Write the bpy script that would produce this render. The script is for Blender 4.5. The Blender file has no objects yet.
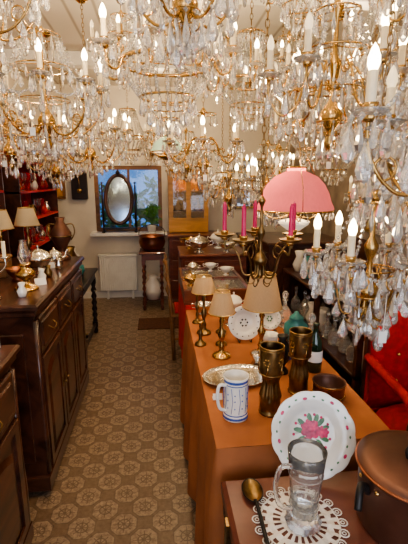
import bpy, math, random
from mathutils import Vector, Matrix
random.seed(7)
pi=math.pi
# ------------------------------------------------------------ materials
MATS={}
def _new(name):
    m=bpy.data.materials.new(name); m.use_nodes=True
    nt=m.node_tree; b=nt.nodes['Principled BSDF']; return m,nt,b
def pm(name,col,rough=.5,metal=0,var=.25,scale=12,bump=0,trans=0,ior=1.5,emis=None,es=0,stretch=(1,1,1),coat=0,dist=0):
    if name in MATS: return name
    m,nt,b=_new(name)
    tc=nt.nodes.new('ShaderNodeTexCoord'); mp=nt.nodes.new('ShaderNodeMapping')
    nt.links.new(tc.outputs['Object'],mp.inputs[0]); mp.inputs['Scale'].default_value=stretch
    nz=nt.nodes.new('ShaderNodeTexNoise'); nz.inputs['Scale'].default_value=scale; nz.inputs['Detail'].default_value=5
    nz.inputs['Distortion'].default_value=dist
    nt.links.new(mp.outputs[0],nz.inputs['Vector'])
    cr=nt.nodes.new('ShaderNodeValToRGB')
    cr.color_ramp.elements[0].position=.3; cr.color_ramp.elements[1].position=.7
    cr.color_ramp.elements[0].color=(*[c*(1-var) for c in col],1)
    cr.color_ramp.elements[1].color=(*[min(1,c*(1+var)) for c in col],1)
    nt.links.new(nz.outputs['Fac'],cr.inputs[0]); nt.links.new(cr.outputs[0],b.inputs['Base Color'])
    b.inputs['Roughness'].default_value=rough; b.inputs['Metallic'].default_value=metal
    b.inputs['Transmission Weight'].default_value=trans; b.inputs['IOR'].default_value=ior
    b.inputs['Coat Weight'].default_value=coat
    if emis: 
        b.inputs['Emission Color'].default_value=(*emis,1); b.inputs['Emission Strength'].default_value=es
    if bump:
        bp=nt.nodes.new('ShaderNodeBump'); bp.inputs['Strength'].default_value=bump; bp.inputs['Distance'].default_value=.01
        nt.links.new(nz.outputs['Fac'],bp.inputs['Height']); nt.links.new(bp.outputs[0],b.inputs['Normal'])
    MATS[name]=m; return name
pm('dark_walnut',(.070,.025,.014),.28,0,.6,9,.05,stretch=(1,.15,1),coat=.4,dist=1.5)
pm('mahogany',(.14,.038,.02),.3,0,.5,9,.05,stretch=(.2,1,1),coat=.4,dist=1.5)
pm('oak',(.24,.115,.045),.4,0,.4,9,.08,stretch=(.2,1,1),dist=1.5)
pm('pale_oak',(.50,.26,.07),.4,0,.25,9,.08,stretch=(.2,1,1),dist=1.5)
pm('black_wood',(.022,.013,.010),.35,0,.4,9)
pm('brass',(.56,.36,.14),.25,1,.3,14,.05)
pm('old_brass',(.25,.165,.075),.34,1,.5,22,.15)
pm('silver',(.75,.72,.66),.2,1,.15,14,.1)
pm('copper',(.36,.15,.085),.36,1,.4,8,.05)
pm('copper_dark',(.16,.075,.05),.40,.6,.35,7,.05)
pm('iron',(.03,.028,.027),.45,.6,.3,14,.1)
pm('crystal',(1,.985,.955),.015,0,.01,5,trans=.84,ior=1.58)
pm('clear_glass',(.97,.98,.97),.02,0,.01,5,trans=.95,ior=1.45)
pm('candle_cream',(.80,.70,.50),.5,0,.1,20)
pm('bulb_lit',(1,.92,.75),.3,0,.02,4,emis=(1,.76,.42),es=22)
pm('bulb_dim',(.95,.88,.72),.1,0,.05,4,trans=.5,emis=(1,.78,.48),es=.5)  # weak emission makes the unlit bulbs glow faintly
pm('magenta_wax',(.50,.015,.12),.35,0,.15,20)
pm('porcelain',(.80,.78,.73),.15,0,.05,6,coat=.5)
pm('porcelain_blue',(.06,.12,.38),.2,0,.3,30,coat=.5)
pm('rose_pink',(.55,.035,.12),.3,0,.5,60)
pm('leaf_paint',(.08,.20,.09),.3,0,.4,60)
pm('teal_glaze',(.04,.22,.22),.2,0,.3,8,coat=.5)
pm('red_velvet',(.38,.010,.012),.8,0,.3,30,.1)
pm('red_cloth',(.5,.02,.015),.75,0,.2,12,.1)
pm('red_lacquer',(.50,.025,.02),.4,0,.4,9)
pm('ruby_glass',(.5,.01,.01),.05,0,.2,5,trans=.5)
pm('dark_glass',(.01,.03,.015),.06,0,.3,6,coat=.6)
pm('white_paint',(.80,.79,.75),.45,0,.05,8)
pm('plaster',(.72,.67,.58),.8,0,.06,5,.1)
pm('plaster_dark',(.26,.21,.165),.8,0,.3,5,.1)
pm('ochre_panel',(.70,.36,.06),.4,0,.25,6)
pm('plant_green',(.07,.24,.03),.45,0,.5,8)
pm('paper',(.85,.83,.78),.7,0,.03,8)
pm('mat_brown',(.10,.04,.02),.9,0,.4,60,.3)
pm('mirror',(.55,.6,.66),.03,1,.02,3)
pm('mirror_blue',(.34,.44,.58),.10,1,.2,3)  # blue tint puts the dark blue reflection into the mirror colour
pm('gilt',(.60,.42,.17),.35,1,.4,30,.3)
pm('lace',(.80,.75,.68),.7,0,.1,80,.4)
pm('opal_green',(.42,.60,.48),.2,0,.1,5,emis=(.6,.8,.55),es=.15)
pm('opal_white',(.88,.84,.76),.2,0,.04,5,emis=(1,.88,.68),es=.35)
pm('trunk_leather',(.16,.055,.036),.34,0,.3,7,.08,stretch=(.3,1.2,1))
def shade_mat(name,col,tr,es=0,ec=(1,.7,.4)):
    m,nt,b=_new(name); out=nt.nodes['Material Output']
    d=nt.nodes.new('ShaderNodeBsdfDiffuse'); t=nt.nodes.new('ShaderNodeBsdfTranslucent'); mx=nt.nodes.new('ShaderNodeMixShader')
    nz=nt.nodes.new('ShaderNodeTexNoise'); nz.inputs['Scale'].default_value=40
    mc=nt.nodes.new('ShaderNodeMixRGB'); mc.inputs[1].default_value=(*[c*.85 for c in col],1); mc.inputs[2].default_value=(*col,1)
    nt.links.new(nz.outputs['Fac'],mc.inputs[0])
    nt.links.new(mc.outputs[0],d.inputs[0]); nt.links.new(mc.outputs[0],t.inputs[0]); mx.inputs[0].default_value=tr
    nt.links.new(d.outputs[0],mx.inputs[1]); nt.links.new(t.outputs[0],mx.inputs[2])
    if es:
        e=nt.nodes.new('ShaderNodeEmission'); e.inputs[0].default_value=(*ec,1); e.inputs[1].default_value=es
        ad=nt.nodes.new('ShaderNodeAddShader'); nt.links.new(mx.outputs[0],ad.inputs[0]); nt.links.new(e.outputs[0],ad.inputs[1])
        nt.links.new(ad.outputs[0],out.inputs[0])
    else: nt.links.new(mx.outputs[0],out.inputs[0])
    MATS[name]=m
shade_mat('shade_cream',(.64,.46,.28),.35)
shade_mat('shade_pale',(.78,.66,.45),.45)
shade_mat('pink_glass',(.86,.25,.27),.5,.18,(1,.33,.32))
pm('orange_cloth',(.37,.130,.046),.85,0,.2,5,.3)
def floor_mat():
    m,nt,b=_new('vinyl_floor'); N=nt.nodes.new; L=nt.links.new
    tc=N('ShaderNodeTexCoord'); mp=N('ShaderNodeMapping'); mp.inputs['Rotation'].default_value=(0,0,pi/4); mp.inputs['Scale'].default_value=(7.2,7.2,7.2)
    L(tc.outputs['Object'],mp.inputs[0]); sp=N('ShaderNodeSeparateXYZ'); L(mp.outputs[0],sp.inputs[0])
    def M(op,a,bv=None):
        n=N('ShaderNodeMath'); n.operation=op
        for i,x in enumerate((a,bv)):
            if x is None: continue
            if isinstance(x,(int,float)): n.inputs[i].default_value=x
            else: L(x,n.inputs[i])
        return n.outputs[0]
    fx=M('ABSOLUTE',M('SUBTRACT',M('FRACT',sp.outputs[0]),.5)); fy=M('ABSOLUTE',M('SUBTRACT',M('FRACT',sp.outputs[1]),.5))
    mxx=M('MAXIMUM',fx,fy); sm=M('MULTIPLY',M('ADD',fx,fy),.72); oc=M('MAXIMUM',mxx,sm)
    def band(v,c,w):
        return M('LESS_THAN',M('ABSOLUTE',M('SUBTRACT',v,c)),w)
    r=M('SQRT',M('ADD',M('MULTIPLY',fx,fx),M('MULTIPLY',fy,fy)))
    pat=M('MAXIMUM',band(oc,.455,.020),M('MAXIMUM',band(r,.20,.022),M('LESS_THAN',r,.06)))
    cross=M('MULTIPLY',M('LESS_THAN',M('MINIMUM',fx,fy),.018),M('LESS_THAN',r,.33))
    dg=M('MULTIPLY',M('LESS_THAN',M('ABSOLUTE',M('SUBTRACT',fx,fy)),.02),M('LESS_THAN',r,.36))
    pat=M('MAXIMUM',M('MAXIMUM',pat,cross),dg)
    corner=M('GREATER_THAN',oc,.473)
    nz=N('ShaderNodeTexNoise'); nz.inputs['Scale'].default_value=45; nz.inputs['Detail'].default_value=8; nz.inputs['Roughness'].default_value=.7; L(tc.outputs['Object'],nz.inputs['Vector'])
    cr=N('ShaderNodeValToRGB'); cr.color_ramp.elements[0].color=(.17,.118,.075,1); cr.color_ramp.elements[1].color=(.38,.285,.195,1)
    cr.color_ramp.elements[0].position=.35; cr.color_ramp.elements[1].position=.65
    L(nz.outputs['Fac'],cr.inputs[0])
    mx0=N('ShaderNodeMixRGB'); mx0.inputs[2].default_value=(.13,.075,.042,1); L(M('MULTIPLY',corner,.65),mx0.inputs[0]); L(cr.outputs[0],mx0.inputs[1])
    mx=N('ShaderNodeMixRGB'); mx.inputs[2].default_value=(.07,.04,.023,1); L(M('MULTIPLY',pat,.6),mx.inputs[0]); L(mx0.outputs[0],mx.inputs[1])
    L(mx.outputs[0],b.inputs['Base Color']); b.inputs['Roughness'].default_value=.33
    bp=N('ShaderNodeBump'); bp.inputs['Strength'].default_value=.2; bp.inputs['Distance'].default_value=.004; L(pat,bp.inputs['Height']); L(bp.outputs[0],b.inputs['Normal'])
    MATS['vinyl_floor']=m
floor_mat()
def ceil_mat():
    m,nt,b=_new('ceiling_boards'); N=nt.nodes.new; L=nt.links.new
    tc=N('ShaderNodeTexCoord'); w=N('ShaderNodeTexWave'); w.inputs['Scale'].default_value=1.6; w.bands_direction='X'; L(tc.outputs['Object'],w.inputs[0])
    cr=N('ShaderNodeValToRGB'); cr.color_ramp.elements[0].color=(.36,.33,.29,1); cr.color_ramp.elements[0].position=0; cr.color_ramp.elements[1].position=.06; cr.color_ramp.elements[1].color=(.64,.61,.56,1)
    L(w.outputs['Fac'],cr.inputs[0]); L(cr.outputs[0],b.inputs['Base Color']); b.inputs['Roughness'].default_value=.7
    MATS['ceiling_boards']=m
ceil_mat()
# ------------------------------------------------------------ mesh builder
def catmull(P,k=6):
    P=[Vector(p) for p in P]; Q=[P[0]]+P+[P[-1]]; out=[]
    for i in range(1,len(Q)-2):
        for j in range(k):
            t=j/k; a,b,c,d=Q[i-1],Q[i],Q[i+1],Q[i+2]
            out.append(.5*((2*b)+(c-a)*t+(2*a-5*b+4*c-d)*t*t+(3*b-a-3*c+d)*t**3))
    out.append(P[-1]); return out
class MB:
    def __init__(s): s.v=[];s.f=[];s.mi=[];s.sm=[];s.mats=[]
    def idx(s,m):
        if m not in s.mats: s.mats.append(m)
        return s.mats.index(m)
    def add(s,vs,fs,mat,sm=False,M=None):
        o=len(s.v)
        if M is not None: vs=[M@Vector(p) for p in vs]
        s.v.extend([tuple(p) for p in vs])
        for k,f in enumerate(fs):
            s.f.append([i+o for i in f]); s.sm.append(sm)
            s.mi.append(s.idx(mat if isinstance(mat,str) else mat[k]))
    def lathe(s,prof,mat,c=(0,0,0),n=24,M=None,sm=True,rf=None,sq=(1,1)):
        vs=[];fs=[];ms=[]
        for r,z in prof:
            for i in range(n):
                a=2*pi*i/n; rr=r*(rf(a,z) if rf else 1)
                vs.append((c[0]+rr*math.cos(a)*sq[0],c[1]+rr*math.sin(a)*sq[1],c[2]+z))
        for j in range(len(prof)-1):
            for i in range(n):
                k=(i+1)%n; fs.append((j*n+i,j*n+k,(j+1)*n+k,(j+1)*n+i)); ms.append(mat if isinstance(mat,str) else mat[j])
        s.add(vs,fs,ms,sm,M)
    def disc(s,c,r,mat,n=24,M=None,sq=(1,1)):
        s.add([(c[0]+r*math.cos(2*pi*i/n)*sq[0],c[1]+r*math.sin(2*pi*i/n)*sq[1],c[2]) for i in range(n)],[list(range(n))],mat,False,M)
    def tube(s,pts,r,mat,n=6,closed=False,M=None,sm=True):
        P=[Vector(p) for p in pts]; m=len(P); vs=[];fs=[]
        prev=None
        for i,p in enumerate(P):
            if closed: t=P[(i+1)%m]-P[i-1]
            else: t=P[min(i+1,m-1)]-P[max(i-1,0)]
            if t.length<1e-9: t=Vector((0,0,1))
            t.normalize()
            if prev is None:
                a=Vector((0,0,1)) if abs(t.z)<.9 else Vector((1,0,0)); nrm=t.cross(a).normalized()
            else:
                nrm=prev-t*prev.dot(t)
                nrm=nrm.normalized() if nrm.length>1e-6 else prev
            prev=nrm; bn=t.cross(nrm); rr=r[i] if isinstance(r,(list,tuple)) else r
            for k in range(n):
                a=2*pi*k/n; vs.append(p+nrm*math.cos(a)*rr+bn*math.sin(a)*rr)
        for i in range(m if closed else m-1):
            j=(i+1)%m
            for k in range(n):
                l=(k+1)%n; fs.append((i*n+k,i*n+l,j*n+l,j*n+k))
        if not closed: fs.append(list(range(n))[::-1]); fs.append([(m-1)*n+k for k in range(n)])
        s.add(vs,fs,mat,sm,M)
    def ring(s,c,R,r,mat,n=24,k=6,M=None,sq=(1,1)):
        s.tube([(c[0]+R*math.cos(2*pi*i/n)*sq[0],c[1]+R*math.sin(2*pi*i/n)*sq[1],c[2]) for i in range(n)],r,mat,k,True,M)
    def box(s,lo,hi,mat,M=None,b=.0):
        x0,y0,z0=lo;x1,y1,z1=hi
        if b<=0:
            vs=[(x0,y0,z0),(x1,y0,z0),(x1,y1,z0),(x0,y1,z0),(x0,y0,z1),(x1,y0,z1),(x1,y1,z1),(x0,y1,z1)]
            s.add(vs,[(0,3,2,1),(4,5,6,7),(0,1,5,4),(1,2,6,5),(2,3,7,6),(3,0,4,7)],mat,False,M)
        else:
            lay=[(z0,b),(z0+b,0),(z1-b,0),(z1,b)]; vs=[];fs=[]
            for z,i in lay: vs+=[(x0+i,y0+i,z),(x1-i,y0+i,z),(x1-i,y1-i,z),(x0+i,y1-i,z)]
            for j in range(3):
                for k in range(4):
                    l=(k+1)%4; fs.append((j*4+k,j*4+l,j*4+4+l,j*4+4+k))
            fs+= [(3,2,1,0),(12,13,14,15)]
            s.add(vs,fs,mat,False,M)
    def crystal(s,p,L,W,mat='crystal',n=6,fl=.5,rot=0,bead=True):
        x,y,z=p
        if bead:
            q=W*.45; c=z-q*1.1
            s.add([(x,y,z),(x+q,y,c),(x,y+q,c),(x-q,y,c),(x,y-q,c),(x,y,c-q*1.1)],[(0,1,2),(0,2,3),(0,3,4),(0,4,1),(5,2,1),(5,3,2),(5,4,3),(5,1,4)],mat)
            z=c-q*1.1
        vs=[(x,y,z)]
        lv=((.14,.30),(.45,.72),(.74,1.0),(.92,.62))
        for h,w in lv:
            for i in range(n):
                a=2*pi*i/n; u=W*w*math.cos(a); v=W*w*fl*math.sin(a)
                vs.append((x+u*math.cos(rot)-v*math.sin(rot),y+u*math.sin(rot)+v*math.cos(rot),z-L*h))
        vs.append((x,y,z-L)); fs=[]
        for i in range(n):
            k=(i+1)%n; fs.append((0,1+k,1+i))
            for j in range(3): o=1+j*n; fs.append((o+i,o+k,o+n+k,o+n+i))
            fs.append((1+3*n+i,1+3*n+k,1+4*n))
        s.add(vs,fs,mat)
    def bead(s,p,q,mat='crystal'):
        x,y,z=p
        s.add([(x,y,z+q),(x+q,y,z),(x,y+q,z),(x-q,y,z),(x,y-q,z),(x,y,z-q)],[(0,1,2),(0,2,3),(0,3,4),(0,4,1),(5,2,1),(5,3,2),(5,4,3),(5,1,4)],mat)
    def beads(s,a,b,sag,q,gap=2.2,mat='crystal'):
        a=Vector(a);b=Vector(b); L=(b-a).length+sag; n=max(3,int(L/(q*gap)))
        for i in range(n+1):
            t=i/n; p=a.lerp(b,t); p.z-=sag*4*t*(1-t)
            s.bead(p,q,mat)
    def mesh(s,name):
        me=bpy.data.meshes.new(name); me.from_pydata(s.v,[],s.f)
        for m in s.mats: me.materials.append(MATS[m])
        me.polygons.foreach_set('material_index',s.mi); me.polygons.foreach_set('use_smooth',s.sm); me.update(); return me
    def obj(s,name,loc=(0,0,0),rz=0,parent=None,bevel=0,sc=1):
        o=bpy.data.objects.new(name,s.mesh(name)); bpy.context.collection.objects.link(o)
        o.location=loc; o.rotation_euler=(0,0,rz); o.scale=(sc,sc,sc)
        if parent: o.parent=parent
        if bevel:
            md=o.modifiers.new('bev','BEVEL'); md.width=bevel; md.segments=2; md.limit_method='ANGLE'
        return o
# ------------------------------------------------------------ room shell
XL,XR,YF,YB,ZC=-1.5,1.8,-1.4,5.6,2.75
m=MB(); m.box((XL-.1,YF-.1,-.1),(XR+.1,YB+.1,0),'vinyl_floor'); m.obj('floor')
m=MB(); m.box((XL-.1,YF-.1,ZC),(XR+.1,YB+.1,ZC+.1),'ceiling_boards'); m.obj('ceiling')
m=MB(); m.box((XL-.1,YF-.1,0),(XL,YB+.1,ZC),'plaster'); m.obj('wall_left')
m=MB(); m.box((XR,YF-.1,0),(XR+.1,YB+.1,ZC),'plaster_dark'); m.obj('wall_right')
WX0,WX1,WZ0,WZ1=-.82,.06,.92,1.78
m=MB()
m.box((XL,YB,0),(WX0,YB+.1,ZC),'plaster'); m.box((WX1,YB,0),(XR,YB+.1,ZC),'plaster')
m.box((WX0,YB,0),(WX1,YB+.1,WZ0),'plaster'); m.box((WX0,YB,WZ1),(WX1,YB+.1,ZC),'plaster'); m.obj('wall_back')
m=MB()
m.box((XL,YF-.1,0),(XR,YF,.7),'plaster'); m.box((XL,YF-.1,2.4),(XR,YF,ZC),'plaster')
m.box((XL,YF-.1,.7),(-1.1,YF,2.4),'plaster'); m.box((1.4,YF-.1,.7),(XR,YF,2.4),'plaster'); m.obj('wall_front')
for i,y in enumerate((1.0,2.6,4.2)):
    m=MB(); m.box((XL,y,ZC-.12),(XR,y+.12,ZC),'white_paint'); m.obj('ceiling_beam',bevel=.006)
m=MB(); m.box((XL,YF,0),(XL+.015,YB,.09),'white_paint'); m.obj('baseboard_left')
m=MB(); m.box((XL+.015,YB-.015,0),(XR,YB,.09),'white_paint'); m.obj('baseboard_back')
m=MB()
for (a,b) in (((WX0,WZ0),(WX0+.05,WZ1)),((WX1-.05,WZ0),(WX1,WZ1)),((WX0+.05,WZ0),(WX1-.05,WZ0+.05)),((WX0+.05,WZ1-.05),(WX1-.05,WZ1)),((-.39,WZ0+.05),(-.36,WZ1-.05))):
    m.box((a[0],YB+.02,a[1]),(b[0],YB+.07,b[1]),'oak')
m.box((WX0+.05,YB+.04,WZ0+.05),(WX1-.05,YB+.045,WZ1-.05),'clear_glass')
m.obj('window_1')
m=MB(); m.box((WX0-.06,YB-.19,WZ0-.04),(WX1+.06,YB+.02,WZ0),'white_paint'); m.obj('trim_1',bevel=.006)
def foliage(m,c,R,n,L,mat='plant_green',flat=.5):
    for i in range(n):
        a=random.uniform(0,2*pi);e=random.uniform(-.3,1.3);r=R*random.uniform(.2,1)
        p=Vector(c)+Vector((r*math.cos(a)*math.cos(e),r*math.sin(a)*math.cos(e)*flat,r*math.sin(e)))
        d=Vector((random.uniform(-1,1),random.uniform(-.6,.6),random.uniform(-.4,1))).normalized()
        s=d.cross(Vector((random.uniform(-.4,.4),1,random.uniform(-.4,.4)))).normalized()
        l=L*random.uniform(.6,1.2); w=l*.22
        m.add([p,p+d*l*.4+s*w,p+d*l,p+d*l*.4-s*w],[(0,1,2,3)],mat)
for (x,y,z,n) in ((.1,6.7,.85,300),(-.75,7.0,.75,220)):
    m=MB(); m.tube([(0,0,-z-.02),(0,0,.1)],.03,'oak'); foliage(m,(0,0,.1),.7,n,.15,flat=.5); m.obj('garden_shrub',(x,y,z))
m=MB(); m.box((XL-1,YB+.1,-.1),(XR+1,YB+5,-.02),'mat_brown'); m.obj('ground_outside')
m=MB(); m.box((-.80,5.50,.12),(-.30,5.575,.60),'white_paint')
for i in range(17): m.box((-.795+i*.029,5.485,.13),(-.78+i*.029,5.50,.59),'white_paint')
m.box((-.81,5.475,.60),(-.29,5.585,.625),'white_paint')
for x in (-.72,-.38): m.box((x,5.51,0),(x+.03,5.56,.12),'white_paint')
m.obj('radiator',bevel=.003)
# ------------------------------------------------------------ furniture
def panel_door(m,x,y0,y1,z0,z1,mat):
    f=.045
    m.box((x,y0,z0),(x+.012,y1,z1),mat)
    m.box((x+.012,y0,z0),(x+.022,y0+f,z1),mat,b=.004); m.box((x+.012,y1-f,z0),(x+.022,y1,z1),mat,b=.004)
    m.box((x+.012,y0+f,z0),(x+.022,y1-f,z0+f),mat,b=.004); m.box((x+.012,y0+f,z1-f),(x+.022,y1-f,z1),mat,b=.004)
    a0,a1,b0,b1=y0+f+.02,y1-f-.02,z0+f+.02,z1-f-.02
    if a1-a0>.06:
        K=9; rise=min(.05,(b1-b0)*.2); out=[(a0,b0),(a1,b0)]+[(a1-(a1-a0)*k/K, b1-rise+rise*math.sin(pi*k/K)) for k in range(K+1)]
        cy,cz=(a0+a1)/2,(b0+b1)/2; n=len(out)
        vs=[(x+.012,y,z) for y,z in out]+[(x+.024,cy+(y-cy)*.82,cz+(z-cz)*.88) for y,z in out]
        m.add(vs,[(i,(i+1)%n,n+(i+1)%n,n+i) for i in range(n)]+[list(range(n,2*n))],mat)
def sideboard(name,xb,xf,y0,y1,h,nd,mat='dark_walnut',drawers=True):
    m=MB(); t=.035
    m.box((xb,y0,.10),(xf,y1,h-t),mat); m.box((xb-.0,y0-.015,0.03),(xf+.015,y1+.015,.12),mat,b=.008)
    m.box((xb,y0-.02,h-t-.03),(xf+.02,y1+.02,h-t),mat,b=.008); m.box((xb,y0-.035,h-t),(xf+.035,y1+.035,h),mat,b=.01)
    for yy in (y0+.03,y1-.07):
        for xx in (xb+.02,xf-.06): m.box((xx,yy,0),(xx+.05,yy+.05,.04),mat)
    zt=h-t-.05; w=(y1-y0-.06)/nd; zd=zt-.19 if drawers else zt
    for i in range(nd):
        a=y0+.03+i*w+.01; b=a+w-.02
        panel_door(m,xf,a,b,.14,zd-.015,mat)
        yy=b-.022 if i%2==0 else a+.022
        m.box((xf+.022,yy-.008,(zd+.14)/2-.03),(xf+.026,yy+.008,(zd+.14)/2+.03),'old_brass'); 
        m.tube([(xf+.024,yy,(zd+.14)/2),(xf+.045,yy,(zd+.14)/2)],[.005,.009],'old_brass',8)
        if drawers:
            m.box((xf,a,zd),(xf+.018,b,zt),mat,b=.006); m.box((xf+.016,a+.03,zd+.03),(xf+.024,b-.03,zt-.03),mat,b=.006)
            c=(a+b)/2; zc=(zd+zt)/2
            m.tube(catmull([(xf+.022,c-.045,zc+.008),(xf+.042,c-.035,zc-.01),(xf+.045,c,zc-.016),(xf+.042,c+.035,zc-.01),(xf+.022,c+.045,zc+.008)],3),.0035,'old_brass',6)
    m.box((xb+.05,y0-.012,.2),(xf-.05,y0,h-.15),mat,b=.005)
    for yy in (y0+.014,y1-.014): m.tube([(xf+.004,yy,.13),(xf+.004,yy,.3),(xf+.004,yy,h*.5),(xf+.004,yy,h-.09)],[.013,.017,.012,.016],mat,10)
    return m.obj(name)
sideboard('oak_sideboard',-1.14,-.595,1.90,3.08,1.04,3)
sideboard('walnut_chest',-1.14,-.605,.55,1.60,.95,2)
def twist_leg(m,x,y,z0,z1,r,mat,turns=6):
    n=8;K=48; vs=[];fs=[]
    for j in range(K+1):
        z=z0+(z1-z0)*j/K; e=min(1,min(j,K-j)/5)
        for i in range(n):
            a=2*pi*i/n; rr=r*(1+.3*e*math.cos(2*(a-turns*2*pi*j/K/2)))
            vs.append((x+rr*math.cos(a),y+rr*math.sin(a),z))
    for j in range(K):
        for i in range(n): fs.append((j*n+i,j*n+(i+1)%n,(j+1)*n+(i+1)%n,(j+1)*n+i))
    m.add(vs,fs,mat,True)
def turned_table(name,x0,x1,y0,y1,h,mat,r=.022):
    m=MB(); m.box((x0,y0,h-.025),(x1,y1,h),mat,b=.006); m.box((x0+.03,y0+.03,h-.10),(x1-.03,y1-.03,h-.025),mat)
    for x in (x0+.05,x1-.05):
        for y in (y0+.05,y1-.05):
            m.box((x-r*1.2,y-r*1.2,h-.16),(x+r*1.2,y+r*1.2,h-.10),mat); twist_leg(m,x,y,.13,h-.16,r,mat)
            m.box((x-r*1.2,y-r*1.2,.07),(x+r*1.2,y+r*1.2,.13),mat); m.lathe([(.0,0),(r,.0),(r*1.2,.03),(r*.7,.07)],mat,(x,y,0),12)
    m.box((x0+.04,y0+.05,.085),(x0+.06,y1-.05,.115),mat); m.box((x1-.06,y0+.05,.085),(x1-.04,y1-.05,.115),mat)
    m.box((x0+.05,(y0+y1)/2-.01,.085),(x1-.05,(y0+y1)/2+.01,.115),mat)
    return m.obj(name)
turned_table('barley_twist_table',-1.05,-.64,3.45,4.30,.70,'black_wood')
turned_table('washstand',-.24,.08,4.92,5.28,.74,'mahogany',.018)
def cloth_table(name,x0,x1,y0,y1,h,zb,mat,amp=.012,legs=True,seed=1):
    rnd=random.Random(seed); m=MB(); nx,ny=22,40
    vs=[];fs=[]
    for j in range(ny+1):
        for i in range(nx+1):
            x=x0+(x1-x0)*i/nx; y=y0+(y1-y0)*j/ny
            vs.append((x,y,h+.0012*math.sin(9*x+4*y)*math.sin(13*y)))
    for j in range(ny):
        for i in range(nx): a=j*(nx+1)+i; fs.append((a,a+1,a+nx+2,a+nx+1))
    m.add(vs,fs,mat,True)
    loop=[]; st=.02
    def seg(ax,ay,bx,by,nxn,nyn):
        L=math.hypot(bx-ax,by-ay); n=int(L/st)
        for i in range(n): t=i/n; loop.append((ax+(bx-ax)*t,ay+(by-ay)*t,nxn,nyn))
    seg(x0,y0,x1,y0,0,-1);seg(x1,y0,x1,y1,1,0);seg(x1,y1,x0,y1,0,1);seg(x0,y1,x0,y0,-1,0)
    n=len(loop);K=14;vs=[];fs=[]
    ph=[rnd.uniform(0,6) for _ in range(3)]
    for j in range(K+1):
        d=j/K
        for i,(x,y,a,b) in enumerate(loop):
            s_=i*st; wv=(math.sin(s_*19+ph[0]+d)+.6*math.sin(s_*37+ph[1]-d)+.5*math.sin(s_*9+ph[2]))
            am=amp*(1 if b>=0 else .35)
            off=min(.008,.03*d)+am*(d**.7)*(wv*.7+.9)
            hem=.02*math.sin(s_*6) if j==K else 0
            vs.append((x+a*off,y+b*off,h-.001+(zb-h)*d+hem))
    for j in range(K):
        for i in range(n): k=(i+1)%n; fs.append((j*n+i,(j+1)*n+i,(j+1)*n+k,j*n+k))
    m.add(vs,fs,mat,True)
    m.box((x0+.01,y0+.01,h-.03),(x1-.01,y1-.01,h-.004),'oak')
    if legs:
        for x in (x0+.06,x1-.06):
            for y in (y0+.06,y1-.06): m.box((x-.025,y-.025,0),(x+.025,y+.025,h-.03),'oak')
    return m.obj(name)
cloth_table('draped_table',.165,.76,1.115,2.52,.78,.05,'orange_cloth',.022)
cloth_table('display_table',.17,.66,2.60,3.38,.78,.30,'red_cloth',.008,seed=4)
m=MB(); x0,x1,y0,y1,z=.16,.62,2.62,3.36,.782
m.box((x0,y0,z),(x1,y1,z+.02),'mahogany'); 
for a,b in (((x0,y0),(x1,y0+.025)),((x0,y1-.025),(x1,y1)),((x0,y0+.025),(x0+.025,y1-.025)),((x1-.025,y0+.025),(x1,y1-.025))):
    m.box((a[0],a[1],z+.02),(b[0],b[1],z+.10),'mahogany',b=.004)
m.box((x0+.025,y0+.025,z+.085),(x1-.025,y1-.025,z+.088),'clear_glass'); m.box((x0+.025,2.98,z+.088),(x1-.025,3.0,z+.10),'mahogany')
m.box((x0+.03,y0+.03,z+.02),(x1-.03,y1-.03,z+.025),'oak')
for i in range(40):
    xx=random.uniform(x0+.06,x1-.06);yy=random.uniform(y0+.06,y1-.06); m.lathe([(0,0),(.016,.002),(.012,.012),(0,.015)],random.choice(['silver','brass','gilt','porcelain','rose_pink']),(xx,yy,z+.026),10)
m.obj('jewellery_display_case')
def front_chest(name,x0,x1,y0,y1,h,mat,rows=3):
    m=MB(); m.box((x0,y0,.06),(x1,y1,h-.03),mat); m.box((x0-.02,y0-.02,h-.03),(x1+.02,y1,h),mat,b=.008); m.box((x0-.01,y0-.01,0),(x1+.01,y1,.08),mat,b=.006)
    rh=(h-.15)/rows
    for r in range(rows):
        z0=.10+r*rh
        m.box((x0+.03,y0-.015,z0),(x1-.03,y0,z0+rh-.015),mat,b=.005)
        m.box((x0-.012,y0+.03,z0),(x0,y1-.03,z0+rh-.015),mat,b=.004)
        for q in (.25,.75):
            c=x0+(x1-x0)*q; m.tube(catmull([(c-.04,y0-.015,z0+rh/2),(c-.03,y0-.035,z0+rh/2-.01),(c+.03,y0-.035,z0+rh/2-.01),(c+.04,y0-.015,z0+rh/2)],3),.004,'old_brass',6)
    return m.obj(name)
front_chest('mahogany_commode',.22,.85,3.86,4.40,.90,'mahogany')
front_chest('chest_of_drawers',.14,.90,5.12,5.58,.92,'mahogany')
front_chest('dark_dresser',1.0,1.75,4.5,5.1,.95,'dark_walnut')
m=MB()
for y in (3.47,3.79):
    m.tube([(.115,y,0),(.10,y,.45),(.06,y,.92)],[.016,.018,.013],'oak',8); m.tube([(.46,y,0),(.46,y,.41)],[.013,.019],'oak',8)
m.box((.10,3.45,.41),(.48,3.81,.435),'oak',b=.006); m.box((.13,3.48,.435),(.46,3.78,.455),'red_velvet',b=.008)
for z in (.62,.74,.88): m.tube([(.088-.06*(z-.45),3.47,z),(.07-.06*(z-.45),3.63,z+.01),(.088-.06*(z-.45),3.79,z)],.014,'oak',8)
m.tube([(.11,3.47,.2),(.46,3.47,.2)],.009,'oak',6); m.tube([(.11,3.79,.2),(.46,3.79,.2)],.009,'oak',6)
m.obj('dining_chair')
m=MB()
m.box((.03,.02,.26),(.53,.46,.36),'red_velvet',b=.02)
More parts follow.
